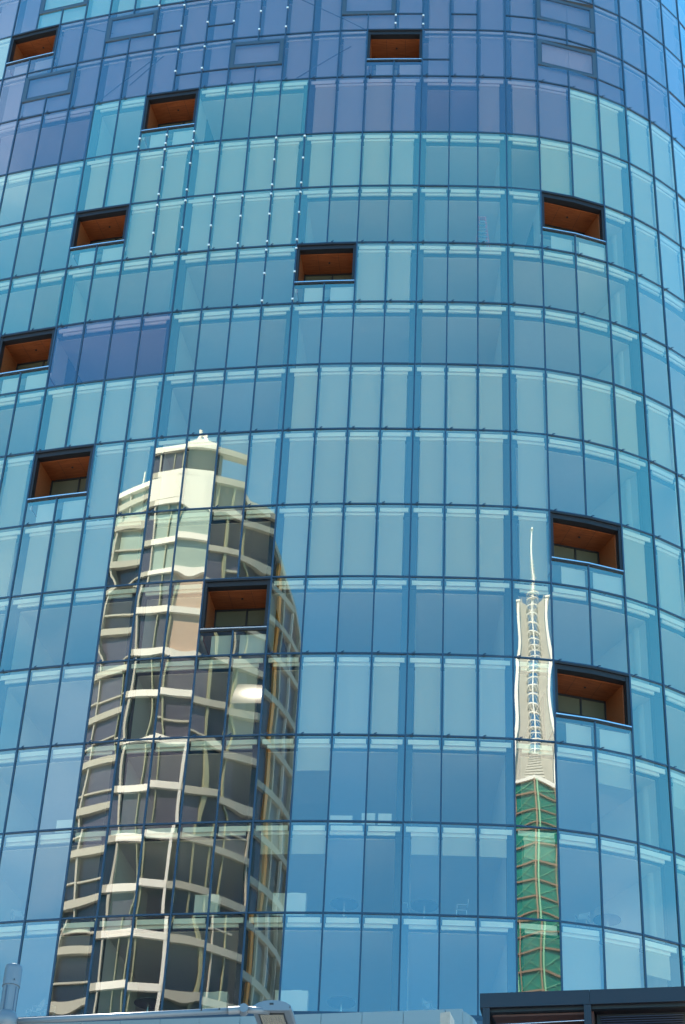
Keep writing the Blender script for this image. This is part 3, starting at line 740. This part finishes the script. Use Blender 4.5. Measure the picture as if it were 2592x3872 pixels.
for x, y, mt, wd in [(0, 2.42, 'copper', .2), (2.97, 1.53, 'palegreen', .22), (-2.97, 1.53, 'palegreen', .22), (2.6, 1.72, 'copper', .1), (-2.6, 1.72, 'copper', .1), (.36, 2.36, 'palegreen', .2)]:  # last pale bar is no post: a light streak in the glass, as colour
    mb = MB(); mb.bar((x, y, 0), (x, y, GZ), wd); mb.build('post_and_streak', M[mt], BT)
mb = MB()
for (x0, y0), (x1, y1) in ((HX[5], HX[0]), (HX[0], HX[1])): mb.hexa([(x0 * 1.05, y0 * 1.05, GZ), (x1 * 1.05, y1 * 1.05, GZ), (x1 * .5, y1 * .3, GZ), (x0 * .5, y0 * .3, GZ), (x0 * 1.05, y0 * 1.05, GZ + .22), (x1 * 1.05, y1 * 1.05, GZ + .22), (x1 * .5, y1 * .3, GZ + .22), (x0 * .5, y0 * .3, GZ + .22)])
mb.build('glass_cornice', M['sail'], BT)
N = 12; SZ0, SZ1 = 62.3, 77.2
for s_ in (-1, 1):
    rim = MB(); pan = MB()
    for k in range(N):
        z0, z1 = lerp(SZ0, SZ1, k / N), lerp(SZ0, SZ1, (k + 1) / N)
        def wdt(z): f_ = (z - SZ0) / (SZ1 - SZ0); return 3.15 - 1.0 * f_ - .2 * math.sin(math.pi * f_)
        w0, w1 = wdt(z0), wdt(z1)
        rim.hexa([(s_ * (w0 - .34), 1.2, z0), (s_ * w0, 1.2, z0), (s_ * w0, -.2, z0), (s_ * (w0 - .34), -.2, z0), (s_ * (w1 - .34), 1.2, z1), (s_ * w1, 1.2, z1), (s_ * w1, -.2, z1), (s_ * (w1 - .34), -.2, z1)])
        i0, i1 = .62, .62
        pan.hexa([(s_ * (w0 - .42), .55, z0 + .4), (s_ * i0, -.1, z0 + .4), (s_ * i0, -.25, z0 + .4), (s_ * (w0 - .42), .4, z0 + .4), (s_ * (w1 - .42), .55, z1 + .4), (s_ * i1, -.1, z1 + .4), (s_ * i1, -.25, z1 + .4), (s_ * (w1 - .42), .4, z1 + .4)])
    sm = rim.build('sail', M['sail'], BT); pan.build('sail_lining', M['sailin'], sm)
    pk = MB(); x0 = s_ * 1.62; pk.hexa([(s_ * .62, -.05, SZ1 + .3), (x0, .4, SZ1 + .3), (x0, .28, SZ1 + .3), (s_ * .62, -.17, SZ1 + .3), (s_ * 1.35, .2, SZ1 + .35), (x0, .4, SZ1 + 1.0), (x0, .28, SZ1 + 1.0), (s_ * 1.35, .08, SZ1 + .35)]); pk.build('sail_tip', M['sailin'], sm)
    cap = MB(); cap.box(*sorted((s_ * 1.72, s_ * 2.3)), -.25, 1.25, SZ1, SZ1 + .18); cap.build('sail_cap', M['sail'], sm)
mb = MB(); mb.tube([(0, .9, 63.6), (0, .9, 77.0)], .11, 12); mb.build('spine', M['sail'], BT)
for k in range(22):
    z = 65.2 + k * .62; mb = MB()
    for s_ in (-1, 1):
        for q in range(4):
            a0, a1 = q / 4 * math.pi / 2, (q + 1) / 4 * math.pi / 2
            mb.bar((s_ * .85 * math.sin(a0), .9 - .95 * (1 - math.cos(a0)), z + .18 * math.sin(a0)), (s_ * .85 * math.sin(a1), .9 - .95 * (1 - math.cos(a1)), z + .18 * math.sin(a1)), .09)
        mb.bar((s_ * .3, .7, z), (s_ * .85, .1, z - .22), .05)
    mb.build('spine_hoop', M['sail'], BT)
for k in range(9):
    z = 65.0 + k * 1.5; mb = MB(); mb.box(-.62, .62, -.24, -.12, z, z + .35 + (.3 if k % 3 == 0 else 0)); mb.build('spine_brace', M['sailin'], BT)
mb = MB()
for k in range(12):
    f_ = k / 12; w_ = lerp(1.7, .35, f_); mb.box(-w_, w_, 1.1 - f_ * .2, 1.2 - f_ * .2, 63.6 + k * .2, 63.72 + k * .2)
mb.build('louvre_gable', M['sailin'], BT)
mb = MB(); mb.tube([(0, .6, 76.0), (0, .6, 79.4), (0, .6, 79.5), (0, .6, 83.1)], [.24, .19, .15, .10], 12); mb.tube([(0, .6, 83.1), (0, .6, 83.2), (0, .6, 83.4)], [.10, .2, .08], 10); mb.build('needle', M['sail'], BT)
mb = MB()
for k in range(20):
    z = 77.3 + k * .17; rr = lerp(.55, .30, k / 20); a = k * 2.4
    for q in range(4): mb.bar((0, .6, z), (rr * math.cos(a + q * 1.571), .6 + rr * math.sin(a + q * 1.571), z + .1), .04)
mb.build('needle_spikes', M['sailin'], BT, kind='stuff')

# ------------------------------------------------------------------ street lamp in front
LP = empty('street_lamp', (-2.43, 15.0, 0)); tag(LP, 'grey street lamp with capped pole at left and flat head on long arm', 'street lamp')
mb = MB(); mb.tube([(0, 0, 0), (0, 0, 7.99)], .064, 24)
mb.build('pole', M['greymetal'], LP, smooth=False)
for a in (-2.6, -1.9, -.75, -.1, .6):
    f = MB(); x, y = .0645 * math.cos(a), .0645 * math.sin(a); f.bar((x, y, .3), (x, y, 7.97), .007, .004, upv=(math.cos(a), math.sin(a), 0)); f.build('pole_groove', M['slate'], LP)
for a in (-1.35, -2.25):
    f = MB(); x, y = .063 * math.cos(a), .063 * math.sin(a); f.bar((x, y, .3), (x, y, 7.98), .030, .008, upv=(math.cos(a), math.sin(a), 0)); f.build('pole_rib', M['greymetal'], LP)
mb = MB(); mb.tube([(0, 0, 7.985), (0, 0, 8.13), (0, 0, 8.155), (0, 0, 8.165)], [.072, .072, .066, .045], 28)
cp = mb.build('pole_cap', M['greymetal'], LP, smooth=False); f = MB(); f.tube([(.028, -.070, 8.02), (.028, -.076, 8.02)], .005, 8); f.build('screw', M['dark'], cp)
mb = MB()
rings_ = [(.0, -.10), (.055, -.085), (.085, -.05), (.095, 0), (.085, .05), (.06, .08)]
mb.tube([(0, 0, 7.70 + dz) for r_, dz in rings_], [max(r_, .01) for r_, dz in rings_], 24); mb.build('clamp', M['greymetal'], LP, smooth=True)
mb = MB(); mb.tube([(.06, 0, 7.70), (1.74, 0, 7.878)], .025, 20); mb.build('arm', M['greymetal'], LP, smooth=True)
mb = MB(); mb.tube([(1.73, 0, 7.877), (1.82, 0, 7.888)], .031, 16); mb.build('arm_collar', M['greymetal'], LP, smooth=False)
mb = MB(); mb.tube([(1.85, -.045, 7.892), (1.85, .045, 7.892)], .036, 20); mb.build('knuckle', M['greymetal'], LP, smooth=False)
mb = MB(); mb.tube([(1.87, 0, 7.894), (2.05, .05, 7.912)], .028, 16); mb.build('spigot', M['greymetal'], LP, smooth=True)
f = MB()
for x in (1.52, 1.66): f.tube([(x, -.022, 7.872 + (x - 1.6) * .11), (x, -.030, 7.872 + (x - 1.6) * .11)], .007, 8)
f.build('bolts', M['dark'], LP)
def lamp_head():
    e = empty('lamp_head', (2.07, .0, 7.912), R(-8)); e.parent = LP
    bm = MB(); W2 = .160
    prof = [(-1, .0), (-.97, .028), (-.7, .055), (-.35, .070), (0, .074), (.35, .070), (.7, .055), (.97, .028), (1, .0)]
    secs = [(-.0, .97), (.08, 1.0), (.36, .98), (.48, .90), (.53, .7)]
    idx = []
    for y, sc_ in secs:
        k = len(bm.v); idx.append(k)
        for px_, pz in prof: bm.v.append((px_ * W2 * sc_, y, pz * (1 if y < .5 else .7)))
        bm.v.append((W2 * sc_ * .9, y, -.012)); bm.v.append((-W2 * sc_ * .9, y, -.012))
    n = len(prof) + 2
    for a_, b_ in zip(idx[:-1], idx[1:]):
        for j in range(n): bm.f.append((a_ + j, a_ + (j + 1) % n, b_ + (j + 1) % n, b_ + j)); bm.m.append(0)
    bm.f.append(tuple(idx[0] + j for j in range(n))); bm.m.append(0); bm.f.append(tuple(idx[-1] + j for j in range(n))); bm.m.append(0)
    bm.build('housing', M['greymetal'], e)
    b = MB(); b.box(-.105, .085, .06, .46, -.020, -.0125); b.build('lens', M['lampglass'], e)
    b = MB()
    for x0, x1, y0, y1 in ((-.112, -.105, .055, .465), (.085, .092, .055, .465), (-.105, .085, .055, .06), (-.105, .085, .46, .465)): b.box(x0, x1, y0, y1, -.024, -.0125)
    b.build('lens_frame', M['dark'], e)
    b = MB()
    for i in range(9):
        for j in range(10): b.box(-.099 + i * .0205, -.085 + i * .0205, .07 + j * .039, .097 + j * .039, -.0245, -.020)
    b.build('led_cells', M['ledcell'], e, kind='stuff')
    for x in (-.15, .145):
        b = MB(); b.tube([(x, -.001, .012), (x, -.006, .012)], .005, 8); b.build('screw', M['dark'], e)
    b = MB(); b.box(-.018, .012, -.006, .0, .036, .048); b.build('photocell_label', M['dark'], e)
M['ledcell'] = pbr('pale led cell', (.30, .28, .22), .25)
lamp_head()

# ------------------------------------------------------------------ low building with pale metal parapet
def frame_at(x, y, ang): return Matrix.Translation((x, y, 0)) @ Matrix.Rotation(ang, 4, 'Z')
LB = empty('low_building', (-7.587, 46.0, 0), R(-12.15)); tag(LB, 'low building whose pale metal panel parapet crosses the bottom edge', 'building')
M['alu'] = pbr('pale aluminium cladding', (.37, .355, .335), .34, .2, .04, .7)
xe = 11.19; xs = []; x = xe
xs.append(xe); x = xe - .42
while x > -6: xs.append(x); x -= .97
xs = xs[::-1]
for x0, x1 in zip(xs[:-1], xs[1:]):
    b = MB(); b.box(x0 + .006, x1 - .006, 0, .04, 18.6, 20.205); b.build('parapet_panel', M['alu'], LB)
b = MB(); b.box(xs[0], xe - .02, .045, 6, 0, 20.15); b.build('wall', M['core'], LB)
b = MB(); n = 6
for k in range(n):
    a0, a1 = k / n * math.pi / 2, (k + 1) / n * math.pi / 2
    p = [(xe + .30 * math.sin(a0), .30 - .30 * math.cos(a0)), (xe + .30 * math.sin(a1), .30 - .30 * math.cos(a1))]
    b.hexa([(p[0][0], p[0][1] + .002, 18.6), (p[1][0], p[1][1] + .002, 18.6), (xe - .1, .6, 18.6), (xe - .1, .55, 18.6), (p[0][0], p[0][1] + .002, 20.15 - .25 * k / n), (p[1][0], p[1][1] + .002, 20.15 - .25 * (k + 1) / n), (xe - .1, .6, 20.1), (xe - .1, .55, 20.1)])
b.build('rounded_end', M['alu'], LB)

M['sandstone'] = pbr('weathered pinkish stone', (.66, .48, .38), .9, 0, .22, 9, .6)
PR = empty('stone_pier', (2.72, 42.0, 0), R(-12)); tag(PR, 'weathered pinkish stone pier in front of the end of the pale parapet', 'pier')
b = MB(); b.hexa([(-.02, 0, 0), (.29, 0, 0), (.36, .5, 0), (-.02, .5, 0), (0, 0, 19.38), (.22, 0, 19.40), (.25, .5, 19.40), (0, .5, 19.36)]); b.build('shaft', M['sandstone'], PR)
b = MB(); b.box(-.03, .25, -.03, .3, 18.9, 19.0); b.build('collar', M['white'], PR)
b = MB(); b.bar((.10, .1, 19.38), (.10, .1, 19.47), .012); b.build('pin', M['dark'], PR)

# ------------------------------------------------------------------ dark roof pavilion at the lower right
PV = empty('dark_pavilion', (2.40, 28.0, 0), R(-11.9)); tag(PV, 'dark metal pavilion with flat fascia, posts and a louvred bay at the lower right corner', 'pavilion')
M['navy'] = pbr('dark navy painted steel', (.026, .020, .024), .36, .15, .1, 2)
M['redbrown'] = pbr('dark red brown soffit', (.10, .040, .030), .6, 0, .1, 3)
M['warmlamp'], _t, _n, _l = newmat('warm strip lamp'); _n['Principled BSDF'].inputs['Emission Color'].default_value = (1, .72, .25, 1); _n['Principled BSDF'].inputs['Emission Strength'].default_value = 2.2
FT = 13.788; FB = 13.565
for x0, x1 in ((0, 1.62), (1.624, 3.4), (3.404, 5.2)):
    b = MB(); b.box(x0, x1, 0, .05, FB, FT); b.build('fascia_panel', M['navy'], PV)
b = MB(); b.box(0, 5.2, .055, 5, FT - .04, FT - .01); b.box(-.005, .05, .055, 5, FB, FT - .045); b.build('roof', M['navy'], PV)
b = MB(); b.box(.05, 5.2, .08, .16, FB - .045, FB + .02); b.build('shadow_beam', M['dark'], PV)
for x0 in (.045, 1.535, 3.35):
    b = MB(); b.box(x0, x0 + .10, .01, .075, 8, FB - .002); b.box(x0 - .004, x0 + .028, .002, .01, 8, FB - .004); b.build('post', M['navy'], PV)
b = MB(); b.hexa([(.17, .17, FB - .08), (1.56, .17, FB - .08), (1.56, 3, FB - .04), (.5, 3, FB - .04), (.17, .17, FB - .05), (1.56, .17, FB - .05), (1.56, 3, FB - .01), (.5, 3, FB - .01)]); b.build('soffit', M['redbrown'], PV)
b = MB(); b.box(1.56, 1.66, .17, 3, 8, FB - .03); b.box(.05, 5.2, 3.0, 3.1, 8, FB - .05); b.build('inner_wall', M['redbrown'], PV)
b = MB(); b.tube([(.10, .04, FB - .262), (1.54, .04, FB - .232)], .007, 8); b.build('tie_bar', M['silver'], PV)
k = 0; z = FB - .075
while z > 12.4:
    b = MB(); b.hexa([(1.74 + (FB - z) * .14, .26, z - .030), (2.96, .26, z - .030), (2.96, .30, z - .012), (1.74 + (FB - z) * .14, .30, z - .012), (1.74 + (FB - z) * .14, .25, z - .022), (2.96, .25, z - .022), (2.96, .30, z - .004), (1.74 + (FB - z) * .14, .30, z - .004)]); b.build('louvre_blade', M['navyblue'] if 'navyblue' in M else M.setdefault('navyblue', pbr('navy louvre', (.040, .052, .095), .45)), PV); z -= .036
b = MB(); b.box(1.70, 3.0, .31, .34, 12.2, FB - .04); b.build('louvre_back', M['dark'], PV)
b = MB(); b.hexa([(3.13, .05, 12.4), (3.17, .05, 12.4), (3.17, .09, 12.4), (3.13, .09, 12.4), (3.03, .05, FB - .05), (3.05, .05, FB - .05), (3.05, .09, FB - .05), (3.03, .09, FB - .05)]); b.build('strip_lamp', M['warmlamp'], PV)
